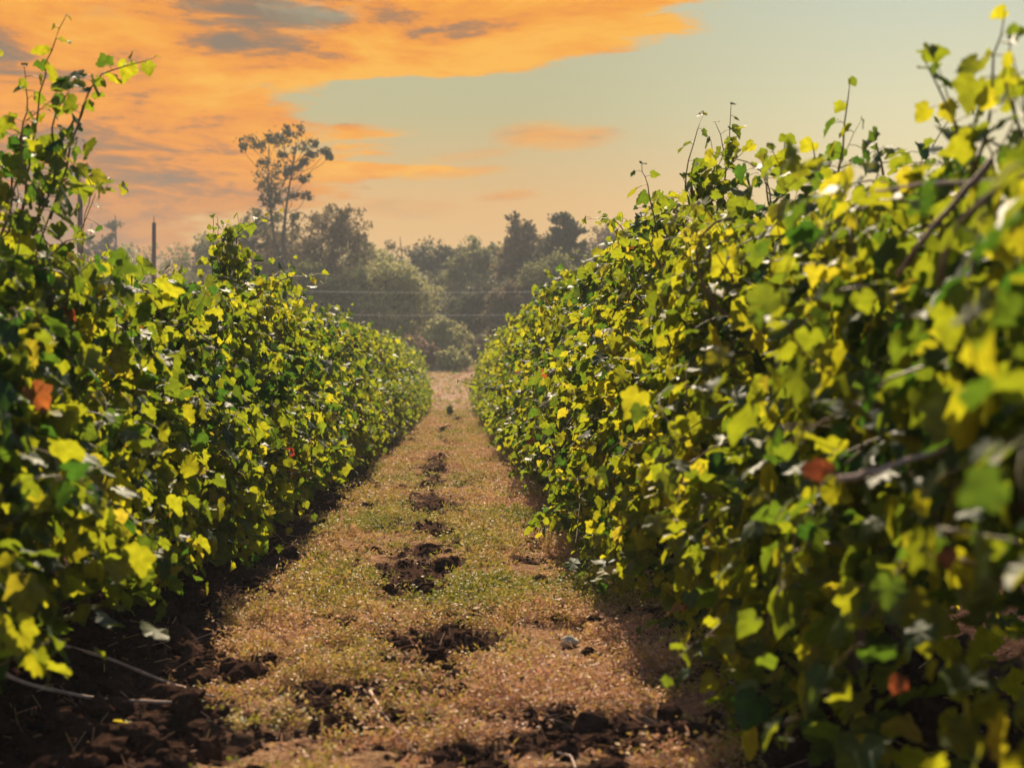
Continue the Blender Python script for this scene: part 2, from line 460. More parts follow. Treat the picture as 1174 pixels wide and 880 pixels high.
def tints(n, rng):
    t = rng.beta(1.5, 1.7, n) * 0.88
    u = rng.random(n)
    t = np.where(u > 0.982, rng.uniform(0.86, 0.92, n), t)
    t = np.where(u > 0.9975, rng.uniform(0.95, 1.0, n), t)
    return t

def walk(p, d, L, rng, g, H, wmax, step=0.055, jit=0.13):
    """a shoot: grows, wanders, bends under its weight; kept inside the row's width"""
    pts = [p.copy()]; n = max(3, int(L / step))
    for k in range(n):
        d = d + rng.normal(0, jit, 3) * 0.6
        d[2] -= g * (0.35 + 1.6 * k / n)
        if p[2] > H - 0.22: d[2] -= 0.30
        if p[2] < 0.16: d[2] += 0.25
        if abs(p[0]) > (wmax(p[2]) if callable(wmax) else wmax): d[0] -= 0.25 * np.sign(p[0])
        d = d / np.linalg.norm(d); p = p + d * step; pts.append(p.copy())
    return np.array(pts)

def make_vine(seed, H, tpl, hi=True, half=0.85, W=0.47, extra=(), zlow=0.07, dens=1.0):
    """meshes of one vine: trunk with its two arms, foliage (shoots and leaves), a few woody canes. x across the row, y along it"""
    rng = np.random.default_rng(seed)
    wz = lambda z: W * np.interp(z, [0, 0.30 * H, 0.75 * H, H, 9], [1.22, 1.18, 0.82, 0.58, 0.58])
    shoots, leafP, leafN, leafT, leafS, leafC = [], [], [], [], [], []
    def leaves_on(path, s0, out_bias, pet=False):
        n = len(path); tan = nrm(np.gradient(path, axis=0))
        for k in range(1, n):
            f = k / n
            side = nrm(np.cross(tan[k], rng.normal(0, 0.35, 3) + np.array([0, 0, 1.0]))) * (1 if k % 2 else -1)
            pos = path[k] + (side * rng.uniform(0.02, 0.07) if k < n - 1 else tan[k] * 0.01)
            outw = np.array([np.sign(pos[0] + 1e-3) * out_bias, 0, 0])
            nor = outw * 0.40 + np.array([0, 0.28, 0.65]) + side * 0.25 + rng.normal(0, 0.58, 3)
            tip = side * 0.8 + tan[k] * 0.4 + np.array([0, 0, -0.75]) + rng.normal(0, 0.35, 3)
            if pet: shoots.append((np.array([path[k], (path[k] + pos) / 2 + np.array([0, 0, 0.006]), pos]), 0.0013))
            leafC.append(pet); leafP.append(pos); leafN.append(nor); leafT.append(tip)
            leafS.append(s0 * (1.0 if f < 0.6 else 1.0 - 0.62 * (f - 0.6) / 0.4) * rng.uniform(0.55, 1.28))
    ns = int(36 * dens)
    for i in range(ns):
        yy = -half + 2 * half * (i + rng.random()) / ns
        p = np.array([rng.normal(0, 0.05), yy, rng.uniform(0.62, 0.85)])
        sx = rng.choice((-1, 1))
        if rng.random() < 0.58:
            d = np.array([sx * abs(rng.normal(0.25, 0.2)), rng.normal(0, 0.22), 1.0]); g = rng.uniform(0.0, 0.035); Ln = rng.uniform(1.0, 1.75)
        else:
            d = np.array([sx, rng.normal(0, 0.35), rng.uniform(0.1, 0.9)]); g = rng.uniform(0.03, 0.09); Ln = rng.uniform(0.7, 1.3)
        path = walk(p, nrm(d), Ln, rng, g, H, lambda z: wz(z) * 1.05)
        shoots.append((path, np.linspace(0.0045, 0.0015, len(path)) * (1 if hi else 1.5)))
        leaves_on(path, rng.uniform(0.075, 0.108), 1.0)
        for q in range(3):
            k = rng.integers(2, len(path) - 1)
            d2 = nrm(np.array([np.sign(path[k][0]) * rng.uniform(0.1, 1), rng.normal(0, 0.5), rng.normal(0.2, 0.5)]))
            lp = walk(path[k], d2, rng.uniform(0.15, 0.4), rng, 0.03, H, lambda z: wz(z) * 1.2, 0.045)
            shoots.append((lp, np.linspace(0.0028, 0.001, len(lp)))); leaves_on(lp, rng.uniform(0.055, 0.09), 1.0)
    extra = list(extra)
    for q in range(4):
        yq = rng.uniform(-half, half); x0 = rng.normal(0, 0.16); up = rng.uniform(0.0, 0.2) if rng.random() < 0.85 else rng.uniform(0.2, 0.36)
        extra.append([(x0, yq, H - 0.25), (x0 * 1.3, yq + rng.normal(0, 0.06), H + up * 0.4), (x0 * 1.8 + rng.normal(0, 0.12), yq + rng.normal(0, 0.14), H + up)])
    for q in range(7):
        yq = rng.uniform(-half, half); sg = rng.choice((-1, 1)); z0 = rng.uniform(0.3, 1.3); w0 = float(wz(z0))
        extra.append([(sg * w0 * 0.6, yq, z0), (sg * (w0 + 0.10), yq + rng.normal(0, 0.1), z0 + rng.uniform(-0.05, 0.1)), (sg * (w0 + rng.uniform(0.12, 0.26)), yq + rng.normal(0, 0.2), max(0.12, zlow, z0 - rng.uniform(0.15, 0.4)))])
    for pts in extra:                                   # long shoots standing out of the canopy, given as way points
        pts = np.array(pts, float); m = max(4, int(np.linalg.norm(np.diff(pts, axis=0), axis=1).sum() / 0.055))
        tt = np.linspace(0, len(pts) - 1, m); i0 = np.clip(tt.astype(int), 0, len(pts) - 2); fr = (tt - i0)[:, None]
        path = pts[i0] * (1 - fr) + pts[i0 + 1] * fr
        path[1:-1] = (path[:-2] + path[1:-1] * 2 + path[2:]) / 4
        path = path + np.cumsum(rng.normal(0, 0.006, path.shape), 0)
        shoots.append((path, np.linspace(0.005, 0.0015, m))); leaves_on(path, rng.uniform(0.075, 0.10), 0.4, True)
        for q in range(2):
            k = rng.integers(1, max(2, m // 2)); lp = walk(path[k], nrm(rng.normal(0, 1, 3) + np.array([0, 0, 0.4])), 0.2, rng, 0.02, 9, 9, 0.045)
            shoots.append((lp, np.linspace(0.0025, 0.001, len(lp)))); leaves_on(lp, 0.07, 0.4, True)
    # leaf wall: lumpy envelope with hollows
    nf = int(2600 * dens)
    yy = rng.uniform(-half * 1.05, half * 1.05, nf); zz = zlow + (H - 0.04 - zlow) * rng.beta(1.25, 1.1, nf); sd = rng.choice((-1.0, 1.0), nf)
    prof = wz(zz) * np.sqrt(np.clip(1 - (np.clip(zz - 0.62 * H, 0, None) / (0.46 * H)) ** 2, 0.02, 1))
    lump = NZ.fbm(yy * 2.4 + seed * 3.7, zz * 2.6, sd * 2 + 5, 3)
    prof = prof * (0.26 + 1.46 * lump)
    xx = sd * prof * (1 - 0.55 * rng.random(nf) ** 1.6)
    keep = lump + rng.normal(0, 0.10, nf) > 0.43
    fp = np.stack([xx, yy, zz + rng.normal(0, 0.03, nf)], -1)[keep]; nk = len(fp)
    fn = np.stack([np.sign(fp[:, 0]) * 0.38, np.full(nk, 0.30), np.full(nk, 0.58)], -1) + rng.normal(0, 0.58, (nk, 3))
    ft = np.stack([np.sign(fp[:, 0]) * 0.5, np.zeros(nk), np.full(nk, -0.7)], -1) + rng.normal(0, 0.55, (nk, 3))
    P = np.concatenate([np.array(leafP), fp]); Nn = np.concatenate([np.array(leafN), fn]); Tt = np.concatenate([np.array(leafT), ft])
    Sz = np.concatenate([np.array(leafS), rng.uniform(0.035, 0.115, nk)])
    if not hi: Sz = Sz * 1.12
    ok = P[:, 2] > 0.06
    cflag = np.concatenate([np.array(leafC, bool), np.zeros(nk, bool)])
    ok &= (P[:, 2] > zlow * 0.8) | (rng.random(len(P)) < 0.03)
    P, Nn, Tt, Sz, cflag = P[ok], Nn[ok], Tt[ok], Sz[ok], cflag[ok]
    LV, LF, nv = place_leaves(tpl, P, Nn, Tt, Sz, rng)
    pt = NZ.fbm(P[:, 1] * 1.8 + seed, P[:, 2] * 1.8, P[:, 0] * 1.8 + 6, 2); tint = tints(len(P), rng); tint = np.where(cflag, np.minimum(tint, 0.8), tint); tint = np.repeat(np.where(tint < 0.86, np.clip(tint + (pt - 0.5) * 0.7, 0, 0.85), tint), nv)
    SV, SF = tubes(shoots, 4 if hi else 3)
    fol = mesh_np('foliage', np.concatenate([LV, SV]), np.concatenate([LF, SF + len(LV)]), [M_LEAF, M_SHOOT],
                  {'tint': np.concatenate([tint, np.zeros(len(SV))])}, np.concatenate([np.zeros(len(LF)), np.ones(len(SF))]))
    # trunk and arms
    tz = np.linspace(-0.12, 0.68, 10); tp = np.stack([0.03 * np.sin(tz * 7 + seed), 0.04 * np.cos(tz * 5 + seed * 2), tz], -1)
    wood = [(tp, np.linspace(0.042, 0.03, 10) * (1 + 0.15 * np.sin(np.arange(10) * 2.1)))]
    for s in (-1, 1):
        a = np.linspace(0, 1, 9); ap = np.stack([0.02 * np.sin(a * 8 + seed), tp[-1, 1] + s * a * half * 0.95, 0.67 + 0.10 * np.sqrt(a) + 0.015 * np.sin(a * 11)], -1)
        wood.append((ap, np.linspace(0.026, 0.012, 9)))
    TV, TF = tubes(wood, 8 if hi else 5)
    trunk = mesh_np('trunk', TV, TF, M_TRUNK)
    canes = []
    if hi:
        for q in range(3):
            p = np.array([rng.normal(0, 0.05), rng.uniform(-half, half) * 0.8, 0.75])
            path = walk(p, nrm(np.array([rng.normal(0, 0.5), rng.normal(0, 0.3), 1.0])), rng.uniform(0.9, 1.3), rng, 0.01, H, W)
            CV, CF = tubes([(path, np.linspace(0.0075, 0.004, len(path)))], 6)
            canes.append(mesh_np('cane', CV, CF, M_CANE))
    return trunk, fol, canes

def put_vine(meshes, loc, rz, label, group, canes=True):
    t = thing('grapevine', loc, label, 'grapevine', group, rz)
    link('trunk', meshes[0], t); link('foliage', meshes[1], t)
    for c in meshes[2]: link('cane', c, t)
    return t

PX = lambda px, py, d: ((px - 523) / 1630 * d, d, CAM_H - (py - 441) / 1630 * d)    # a photo point at distance d

SPC = 1.7
LEFT0, RIGHT0 = 3.3, 1.55
def loc_pts(cx, cy, pts):
    return [(p[0] - cx, p[1] - cy, p[2]) for p in pts]

def hl(y): return float(np.interp(y, [3.3, 5.0, 6.7, 8.4, 10.1, 15, 28, 60], [1.38, 1.50, 1.52, 1.64, 1.74, 1.82, 1.98, 2.1]))
def hr(y): return float(np.interp(y, [1, 3.3, 5, 6.6, 8, 11, 25, 60], [1.45, 1.50, 1.64, 1.86, 2.05, 2.10, 2.12, 2.18]))

left_labels = [
    'foremost left grapevine, cut off by the frame, leaves above bare dark soil',
    'grapevine at the left edge whose tall shoots arch high against the orange cloud',
    'low grapevine just beyond the one with the tall arching shoots',
    'left hand grapevine with dark hollows between yellow green leaves, fourth vine from the camera',
    'grapevine carrying a dark upright column of leaves with a pale side shoot at its top',
    'left hand grapevine directly beyond the one with the dark upright leaf column',
]
right_labels = [
    'foremost grapevine on the right side, large out of focus leaves filling the lower right corner',
    'grapevine at the right edge with a dark slanting bare cane below pale sky',
    'right hand grapevine with a thin erect shoot standing free against the pale sky',
    'right hand grapevine with bushy rounded top and drooping leaves near the pale stone, fourth from the camera',
    'grapevine topped by a tall leafy spire with one reddish leaf at its tip',
    'right hand grapevine directly beyond the one with the tall leafy spire',
]
def spire(base, top, n, rng, sp=0.1):
    out = []
    for k in range(n):
        b = np.array(base) + rng.normal(0, sp, 3); t = np.array(top) + rng.normal(0, sp * 0.8, 3) * np.array([1, 1, 1.3])
        m = (b + t) / 2 + rng.normal(0, 0.04, 3); out.append([b, m, t])
    return out
rs = np.random.default_rng(44)
l_extra = {i: [] for i in range(8)}; r_extra = {i: [] for i in range(8)}
y1 = LEFT0 + SPC
A = lambda *q: np.array(PX(*q))
l_extra[1] = [loc_pts(X_L, y1, s) for s in (
    [A(30, 300, 5.3), A(40, 200, 5.3), A(60, 110, 5.3), A(85, 52, 5.3)],
    [A(60, 280, 5.4), A(85, 190, 5.4), A(100, 120, 5.35), A(130, 100, 5.3), A(168, 84, 5.3)],
    [A(10, 320, 5.2), A(5, 220, 5.2), A(-10, 140, 5.2), A(10, 85, 5.2)],
    [A(40, 300, 5.1), A(70, 230, 5.1), A(60, 160, 5.1), A(100, 115, 5.1), A(80, 140, 5.0)],
    [A(20, 310, 5.5), A(20, 210, 5.5), A(45, 150, 5.5), A(30, 100, 5.5)],
    [A(0, 320, 5.4), A(-30, 200, 5.4), A(-40, 100, 5.4)],
    [A(50, 290, 5.2), A(60, 220, 5.2), A(95, 180, 5.1), A(85, 200, 5.0)],
    [A(10, 300, 5.0), A(30, 230, 5.0), A(20, 180, 5.0), A(60, 150, 4.95)])]
yq = LEFT0 + 4 * SPC
l_extra[4] = [loc_pts(X_L, yq, s) for s in spire(A(263, 345, 10.4), A(262, 268, 10.4), 7, rs, 0.07)]
l_extra[4].append(loc_pts(X_L, yq, [A(265, 320, 10.3), A(275, 275, 10.3), A(300, 262, 10.3), A(328, 250, 10.3)]))
ya = RIGHT0 + SPC
r_extra[1] = [loc_pts(X_R, ya, s) for s in (
    [A(1120, 240, 3.2), A(1138, 150, 3.2), A(1140, 95, 3.2), A(1150, 45, 3.2)],
    [A(1190, 230, 3.0), A(1165, 150, 3.0), A(1170, 90, 3.0)],
    [A(1200, 260, 2.9), A(1180, 170, 2.9), A(1165, 110, 2.9)],
    [A(1110, 220, 3.4), A(1095, 170, 3.4), A(1075, 130, 3.4), A(1062, 100, 3.4)],
    [A(1150, 260, 3.3), A(1120, 190, 3.3), A(1100, 150, 3.3)])]
yb = RIGHT0 + 2 * SPC
r_extra[2] = [loc_pts(X_R, yb, s) for s in (
    [A(965, 235, 4.9), A(972, 180, 4.9), A(978, 118, 4.9)], [A(1020, 230, 4.6), A(1012, 185, 4.6)],
    [A(900, 230, 5.2), A(905, 190, 5.2)], [A(940, 240, 5.0), A(935, 190, 5.0)])]
yc = RIGHT0 + 3 * SPC
yd = RIGHT0 + 3 * SPC
r_extra[3] = [loc_pts(X_R, yd, s) for s in spire(A(828, 250, 7.0), A(825, 165, 7.0), 6, rs, 0.055)]
right_labels[3], right_labels[4] = (
    'grapevine topped by a tall leafy spire in the pale sky, fourth on the right side',
    'right hand grapevine directly beyond the one topped by the tall leafy spire')
right_labels[5] = 'right hand grapevine two places beyond the tall leafy spire'

FAR_L = [make_vine(300 + k, 1.85, LEAF_LO, False) for k in range(4)]
FAR_R = [make_vine(340 + k, 2.0, LEAF_LO, False) for k in range(4)]
MID = {}
vines = []
rv = np.random.default_rng(8)
for side, cx, y0, hf, labs, ex, far in (('left', X_L, LEFT0, hl, left_labels, l_extra, FAR_L), ('right', X_R, RIGHT0, hr, right_labels, r_extra, FAR_R)):
    i = 0; y = y0
    while y < ROW_END:
        gh = base_h(np.array([cx]), np.array([y]))[0]
        if i < 6:
            ms = make_vine(100 + i + (50 if side == 'right' else 0), hf(y), LEAF_HI, True, extra=ex[i], zlow=0.07 if side == 'right' else (0.34, 0.20, 0.12, 0.07, 0.07, 0.07)[i])
            v = put_vine(ms, (cx, y, gh), 0, labs[i], 'grapevines along the %s side of the path' % side)
        else:
            ms = far[i % 4]
            if y < 26:
                lb = 'grapevine in the middle stretch of the %s hand row, sharp small leaves over dark soil' % side
                gp = 'grapevines in the middle stretch of the %s row' % side
            else:
                lb = 'small grapevine in the hazy far end of the %s hand row, merging with its neighbours' % side
                gp = 'grapevines in the far end of the %s row' % side
            v = put_vine(ms, (cx + rv.normal(0, 0.04), y + rv.normal(0, 0.08), gh), PI * int(rv.integers(0, 2)), lb, gp)
            k = hf(y) / (1.85 if side == 'left' else 2.0) * rv.uniform(0.95, 1.06)
            v.scale = (rv.uniform(0.92, 1.1), 1.0, k)
        vines.append(v)
        i += 1; y += SPC

# woody canes seen on the near right vines
def cane_on(v, pts, r0, r1, mat, label=None):
    pts = np.array([np.array(p) - np.array(v.location) for p in pts])
    tt = np.linspace(0, len(pts) - 1, 14); i0 = np.clip(tt.astype(int), 0, len(pts) - 2); fr = (tt - i0)[:, None]
    P = pts[i0] * (1 - fr) + pts[i0 + 1] * fr
    P = P + np.random.default_rng(len(pts)).normal(0, 0.0015, P.shape)
    V, F = tubes([(P, np.linspace(r0, r1, 14))], 8)
    o = link('cane', mesh_np('cane', V, F, mat), v)
    if label: o['label'] = label
vr1 = [v for v in vines if v.location.x > 0][1]; vr0 = [v for v in vines if v.location.x > 0][0]
cane_on(vr1, [A(1145, 182, 2.75), A(1100, 232, 2.75), A(1062, 275, 2.75), A(1035, 315, 2.8)], 0.0075, 0.005, M_CANE, 'dark slanting bare cane near the top')
cane_on(vr1, [A(1150, 205, 2.8), A(1080, 208, 2.85), A(1010, 218, 2.95)], 0.005, 0.003, M_DRYCANE, 'pale dry cane near the top')
cane_on(vr1, [A(965, 552, 2.42), A(1015, 540, 2.42), A(1060, 524, 2.45), A(1120, 510, 2.5)], 0.0055, 0.0045, M_DRYCANE, 'pale broken cane')

def red_leaf(v, px, py, d, size, seed, n=2):
    rng = np.random.default_rng(seed); P = np.array([A(px, py, d)] * n) - np.array(v.location) + rng.normal(0, size * 0.4, (n, 3))
    V, F, nv = place_leaves(LEAF_HI, P, rng.normal(0, 0.3, (n, 3)) + np.array([-0.4, -0.7, 0.4]), rng.normal(0, 0.4, (n, 3)) + np.array([0, 0, -1]), np.full(n, size), rng)
    link('red_leaf', mesh_np('red_leaf', V, F, M_LEAF, {'tint': np.full(len(V), 0.975)}), v)
red_leaf(vr1, 950, 538, 2.38, 0.04, 1)
red_leaf(vr1, 1092, 632, 2.3, 0.036, 2)
red_leaf(vr1, 1010, 780, 2.6, 0.04, 3, 1)

# ------------------------------------------------------------------ soil clods, weeds, litter on the ground
def ico(sub=1):
    import bmesh
    bm = bmesh.new(); bmesh.ops.create_icosphere(bm, subdivisions=sub, radius=1.0)
    V = np.array([v.co[:] for v in bm.verts]); F = np.array([[v.index for v in f.verts] for f in bm.faces]); bm.free()
    return V, F

def build_clods():
    rng = np.random.default_rng(21); V0, F0 = ico(2)
    n = 60000
    d = 3.6 + (ROW_END - 4) * rng.random(n) ** 3.0
    x = rng.uniform(-2.3, 1.9, n)
    s = soil_mask(x, d); keep = rng.random(n) < s * 0.95 + 0.03
    x, d = x[keep], d[keep]; n = len(x)
    r = np.clip(0.005 * rng.pareto(2.1, n) + 0.005, 0.005, 0.042) * (1 + d * 0.02)
    tp = []
    for k in range(12):
        nn = NZ.fbm(V0[:, 0] * 1.5 + k * 5, V0[:, 1] * 1.5, V0[:, 2] * 1.5 + 4, 3)
        n3 = NZ.fbm(V0[:, 0] * 4 + k * 9, V0[:, 1] * 4, V0[:, 2] * 4 + 4, 2)
        tp.append(V0 * (0.15 + 1.0 * nn + 0.85 * n3)[:, None] * np.array([rng.uniform(0.8, 1.3), rng.uniform(0.8, 1.3), rng.uniform(0.6, 0.9)]))
    tp = np.array(tp); a = rng.uniform(0, 2 * PI, n); ca, sa = np.cos(a)[:, None], np.sin(a)[:, None]
    Q = tp[rng.integers(0, 12, n)]
    X = Q[..., 0] * ca - Q[..., 1] * sa; Y = Q[..., 0] * sa + Q[..., 1] * ca
    z = ground_h(x, d) + r * 0.25
    V = np.stack([x[:, None] + X * r[:, None], d[:, None] + Y * r[:, None], z[:, None] + Q[..., 2] * r[:, None]], -1)
    F = (F0[None] + (np.arange(n) * len(V0))[:, None, None]).reshape(-1, 3)
    o = link('soil_clods', mesh_np('soil_clods', V.reshape(-1, 3), F, M_CLOD, smooth=False))
    tag(o, 'dark crumbled soil clods along the vine feet and in the middle of the path', 'soil clods', kind='stuff')
build_clods()

def build_weeds():
    rng = np.random.default_rng(33)
    def zone(y0, y1, dens, nl, s0, s1, x0=-1.55, x1=1.35):
        n = int((y1 - y0) * (x1 - x0) * dens); x = rng.uniform(x0, x1, n); y = rng.uniform(y0, y1, n)
        s = soil_mask(x, y); cl = 0.6 * NZ.fbm(x * 2.4, y * 2.4, 8.8, 3) + 0.4 * NZ.fbm(x * 8, y * 8, 2.8, 2)
        keep = (rng.random(n) < (1.05 - 1.3 * s) * sstep(cl, 0.38, 0.54)); x, y, cl = x[keep], y[keep], cl[keep]; n = len(x)
        h = (0.010 + 0.06 * rng.random(n) ** 1.5) * (0.25 + 1.9 * sstep(cl, 0.44, 0.64))
        patch = NZ.fbm(x * 1.6 + 11, y * 1.1 + 5, 9.1, 3)
        x = np.repeat(x, nl); y = np.repeat(y, nl); hh = np.repeat(h, nl) * rng.uniform(0.15, 1.0, n * nl)
        x = x + rng.normal(0, 0.014, n * nl) * (1 + s0 * 20); y = y + rng.normal(0, 0.014, n * nl) * (1 + s0 * 20)
        P = np.stack([x, y, ground_h(x, y) + hh + 0.003], -1)
        tint = np.clip(np.repeat(0.34 + 1.7 * (patch - 0.48), nl) + rng.normal(0.12, 0.22, n * nl), 0, 0.9)
        tint = np.where(rng.random(n * nl) > 0.975, rng.uniform(0.9, 1, n * nl), tint)
        sz = rng.uniform(s0, s1, n * nl)
        nor = rng.normal(0, 0.6, (n * nl, 3)) + np.array([0, 0, 0.8]); tip = rng.normal(0, 1, (n * nl, 3)) + np.array([0, 0, 0.35])
        return P, nor, tip, sz, tint
    zs = [zone(3.4, 7, 2300, 7, 0.009, 0.023), zone(7, 13, 1100, 7, 0.013, 0.028), zone(13, 30, 380, 6, 0.018, 0.035), zone(30, 56, 120, 6, 0.03, 0.055), zone(56, 90, 18, 7, 0.05, 0.12, -9, 9)]
    P, nor, tip, sz, tint = [np.concatenate(q) for q in zip(*zs)]
    n = nrm(nor); t = nrm(tip - (tip * n).sum(-1, keepdims=True) * n); b = np.cross(t, n)
    blade = rng.random(len(P)) < 0.4
    w = np.where(blade, 0.11, 0.28 + 0.22 * rng.random(len(P)))[:, None]
    s = np.where(blade, sz * 1.9, sz)[:, None]
    V = np.stack([P, P + s * (0.55 * t + w * b) + n * s * 0.08, P + s * t, P + s * (0.55 * t - w * b) + n * s * 0.08], 1).reshape(-1, 3)
    Q = np.arange(len(V)).reshape(-1, 4)
    o = link('path_weeds', mesh_np('path_weeds', V, Q, M_WEED, {'tint': np.repeat(tint, 4)}, smooth=False))
    tag(o, 'low dry olive and reddish weeds carpeting the path', 'weeds', kind='stuff')
    # dry stalks and straw lying about
    m = 2600; x = rng.uniform(-2.0, 1.7, m); y = 3.6 + 26 * rng.random(m) ** 2.2; a = rng.uniform(0, 2 * PI, m); L = rng.uniform(0.03, 0.13, m) * (1 + y * 0.01)
    r = 0.0010 + 0.00010 * y
    c, sn = np.cos(a), np.sin(a)
    x2, y2 = x + c * L, y + sn * L
    p1 = np.stack([x, y, ground_h(x, y) + 0.012], -1); p2 = np.stack([x2, y2, ground_h(x2, y2) + 0.012 + rng.uniform(0, 0.03, m)], -1)
    off = np.stack([-sn, c, np.zeros(m)], -1) * r[:, None]; up = np.array([0, 0, 1.0]) * r[:, None]
    V = np.stack([p1 + off, p1 - off, p1 + up * 1.6, p2 + off, p2 - off, p2 + up * 1.6], 1).reshape(-1, 3)
    f = np.array([[0, 1, 4, 3], [1, 2, 5, 4], [2, 0, 3, 5]]); Q = (f[None] + (np.arange(m) * 6)[:, None, None]).reshape(-1, 4)
    o = link('straw_litter', mesh_np('straw_litter', V, Q, M_WEED, {'tint': np.repeat(rng.uniform(0.6, 1.0, m), 6)}, smooth=False))
    tag(o, 'dry straw and stalk bits scattered over path and soil', 'straw litter', kind='stuff')
build_weeds()

def gpt(px, py):
    d = 1630 * CAM_H / (py - 441); return ((px - 523) / 1630 * d, d)

def ground_cane(pts, r0, r1, label, name='pruned_cane', cat='cane', lift=0.012):
    P = []
    for px, py, dz in pts:
        x, y = gpt(px, py); P.append((x, y, gz(x, y) + r0 + dz))
    P = np.array(P); tt = np.linspace(0, len(P) - 1, 24); i0 = np.clip(tt.astype(int), 0, len(P) - 2); fr = (tt - i0)[:, None]
    Q = P[i0] * (1 - fr) + P[i0 + 1] * fr
    for _ in range(2): Q[1:-1] = (Q[:-2] + 2 * Q[1:-1] + Q[2:]) / 4
    r = np.linspace(r0, r1, 24) * (1 + 0.25 * (np.arange(24) % 5 == 0))
    V, F = tubes([(Q, r)], 7)
    tag(link(name, mesh_np(name, V, F, M_DRYCANE)), label, cat)
ground_cane([(-30, 752, 0.06), (60, 762, 0.06), (130, 772, 0.05), (190, 787, 0.04), (245, 806, 0.03)], 0.0075, 0.0045, 'longer dry cane slanting down over dark soil at the lower left')
ground_cane([(-30, 800, 0.05), (40, 812, 0.055), (120, 812, 0.055), (200, 819, 0.05)], 0.0075, 0.005, 'shorter level dry cane lying nearest the lower left corner')
ground_cane([(425, 800, 0.01), (448, 830, 0.012), (478, 862, 0.008)], 0.006, 0.003, 'pinkish dry twig lying among weeds near the middle of the path', 'twig', 'twig')
ground_cane([(640, 868, 0.005), (655, 872, 0.02), (664, 890, 0.005)], 0.004, 0.003, 'short curved dry twig at the bottom edge of the path', 'twig', 'twig')

def build_stone():
    V, F = ico(3); x, y = gpt(653, 744)
    n = NZ.fbm(V[:, 0] * 1.3 + 4, V[:, 1] * 1.3, V[:, 2] * 1.3 + 3, 3)
    V = V * (0.6 + 0.75 * n)[:, None] * np.array([0.040, 0.032, 0.024])
    tag(link('stone', mesh_np('stone', V, F, M_STONE), None, (x, y, gz(x, y) + 0.020)), 'pale rounded stone lying on the weedy path', 'stone')
build_stone()

def fallen_leaf(px, py, size, tint, label, seed):
    rng = np.random.default_rng(seed); x, y = gpt(px, py)
    V, F, nv = place_leaves(LEAF_HI, np.zeros((1, 3)), np.array([[0.35, 0.25, 0.9]]), np.array([[rng.normal(), rng.normal(), 0.1]]), np.array([size]), rng)
    tag(link('fallen_leaf', mesh_np('fallen_leaf', V, F, M_LEAF, {'tint': np.full(len(V), tint)}), None, (x, y, gz(x, y) + 0.035)), label, 'leaf', 'fallen vine leaves on the ground')
fallen_leaf(222, 818, 0.075, 0.84, 'yellow green fallen leaf at the end of the level dry cane', 1)
fallen_leaf(280, 712, 0.085, 0.84, 'yellow green fallen leaf on dark soil left of the path', 2)
fallen_leaf(625, 676, 0.075, 0.90, 'yellow fallen leaf on the weeds right of the path middle', 3)
fallen_leaf(152, 832, 0.06, 0.93, 'faded pale fallen leaf below the level dry cane', 4)

def weed_plant(px, py, h, label, seed):
    rng = np.random.default_rng(seed); x, y = gpt(px, py)
    t = thing('weed_plant', (x, y, gz(x, y)), label, 'weed')
    st, P = [], []
    for k in range(7):
        path = walk(np.zeros(3), nrm(np.array([rng.normal(0, 0.5), rng.normal(0, 0.5), 1.0])), h * rng.uniform(0.6, 1.1), rng, 0.02, 9, 9, 0.05)
        st.append((path, np.linspace(0.006, 0.003, len(path)))); P += [p + rng.normal(0, 0.03, 3) for p in path[1:] for _ in range(3)]
    V, F = tubes(st, 4); link('stem', mesh_np('stem', V, F, M_SHOOT), t)
    P = np.array(P); m = len(P)
    V, F, nv = place_leaves(LEAF_LO, P, rng.normal(0, 0.6, (m, 3)) + np.array([0, -0.3, 0.7]), rng.normal(0, 1, (m, 3)), rng.uniform(0.07, 0.13, m), rng)
    link('foliage', mesh_np('foliage', V, F, M_LEAF, {'tint': np.repeat(rng.uniform(0.3, 0.8, m), nv)}), t)
weed_plant(516, 478, 0.42, 'small green weed standing at the far end of the path', 5)

# ------------------------------------------------------------------ utility poles and wires
def pole(px, py, d, label, arm):
    x = (px - 523) / 1630 * d; top = CAM_H - (py - 441) / 1630 * d; b = gz(x, d)
    t = thing('utility_pole', (x, d, b), label, 'utility pole', 'utility poles beyond the vines')
    zz = np.linspace(-0.3, top - b, 8)
    V, F = tubes([(np.stack([zz * 0 + 0.01 * np.sin(zz), zz * 0, zz], -1), np.linspace(0.115, 0.085, 8))], 10)
    link('post', mesh_np('post', V, F, M_WOOD), t)
    for z in arm:
        V, F = tubes([([(-0.03, -0.09, z - b), (0, -0.17, z - b), (0, -0.17, z - b + 0.09)], [0.012, 0.014, 0.012]), ([(0, -0.17, z - b + 0.07), (0, -0.17, z - b + 0.11), (0, -0.17, z - b + 0.16)], [0.03, 0.045, 0.02])], 8)
        link('insulator', mesh_np('insulator', V, F, M_CERAMIC), t)
    V, F = tubes([([(0, 0, top - b - 0.02), (0, 0, top - b + 0.30)], [0.02, 0.012])], 6)
    link('tip_rod', mesh_np('tip_rod', V, F, M_WOOD), t)
    return (x, d, b)
WD = 60.0
zA, zB = CAM_H + 108 / 1630 * WD, CAM_H + 82 / 1630 * WD
pa = pole(180, 258, WD, 'lower brown utility pole behind the left row, nearer the tall bare tree', (zA, zB))
pb = pole(97, 214, 50, 'taller brown utility pole behind the left row near the arching shoots', ())
pc = pole(775, 258, WD, 'brown utility pole hidden behind the right row holding the wires', (zA, zB))
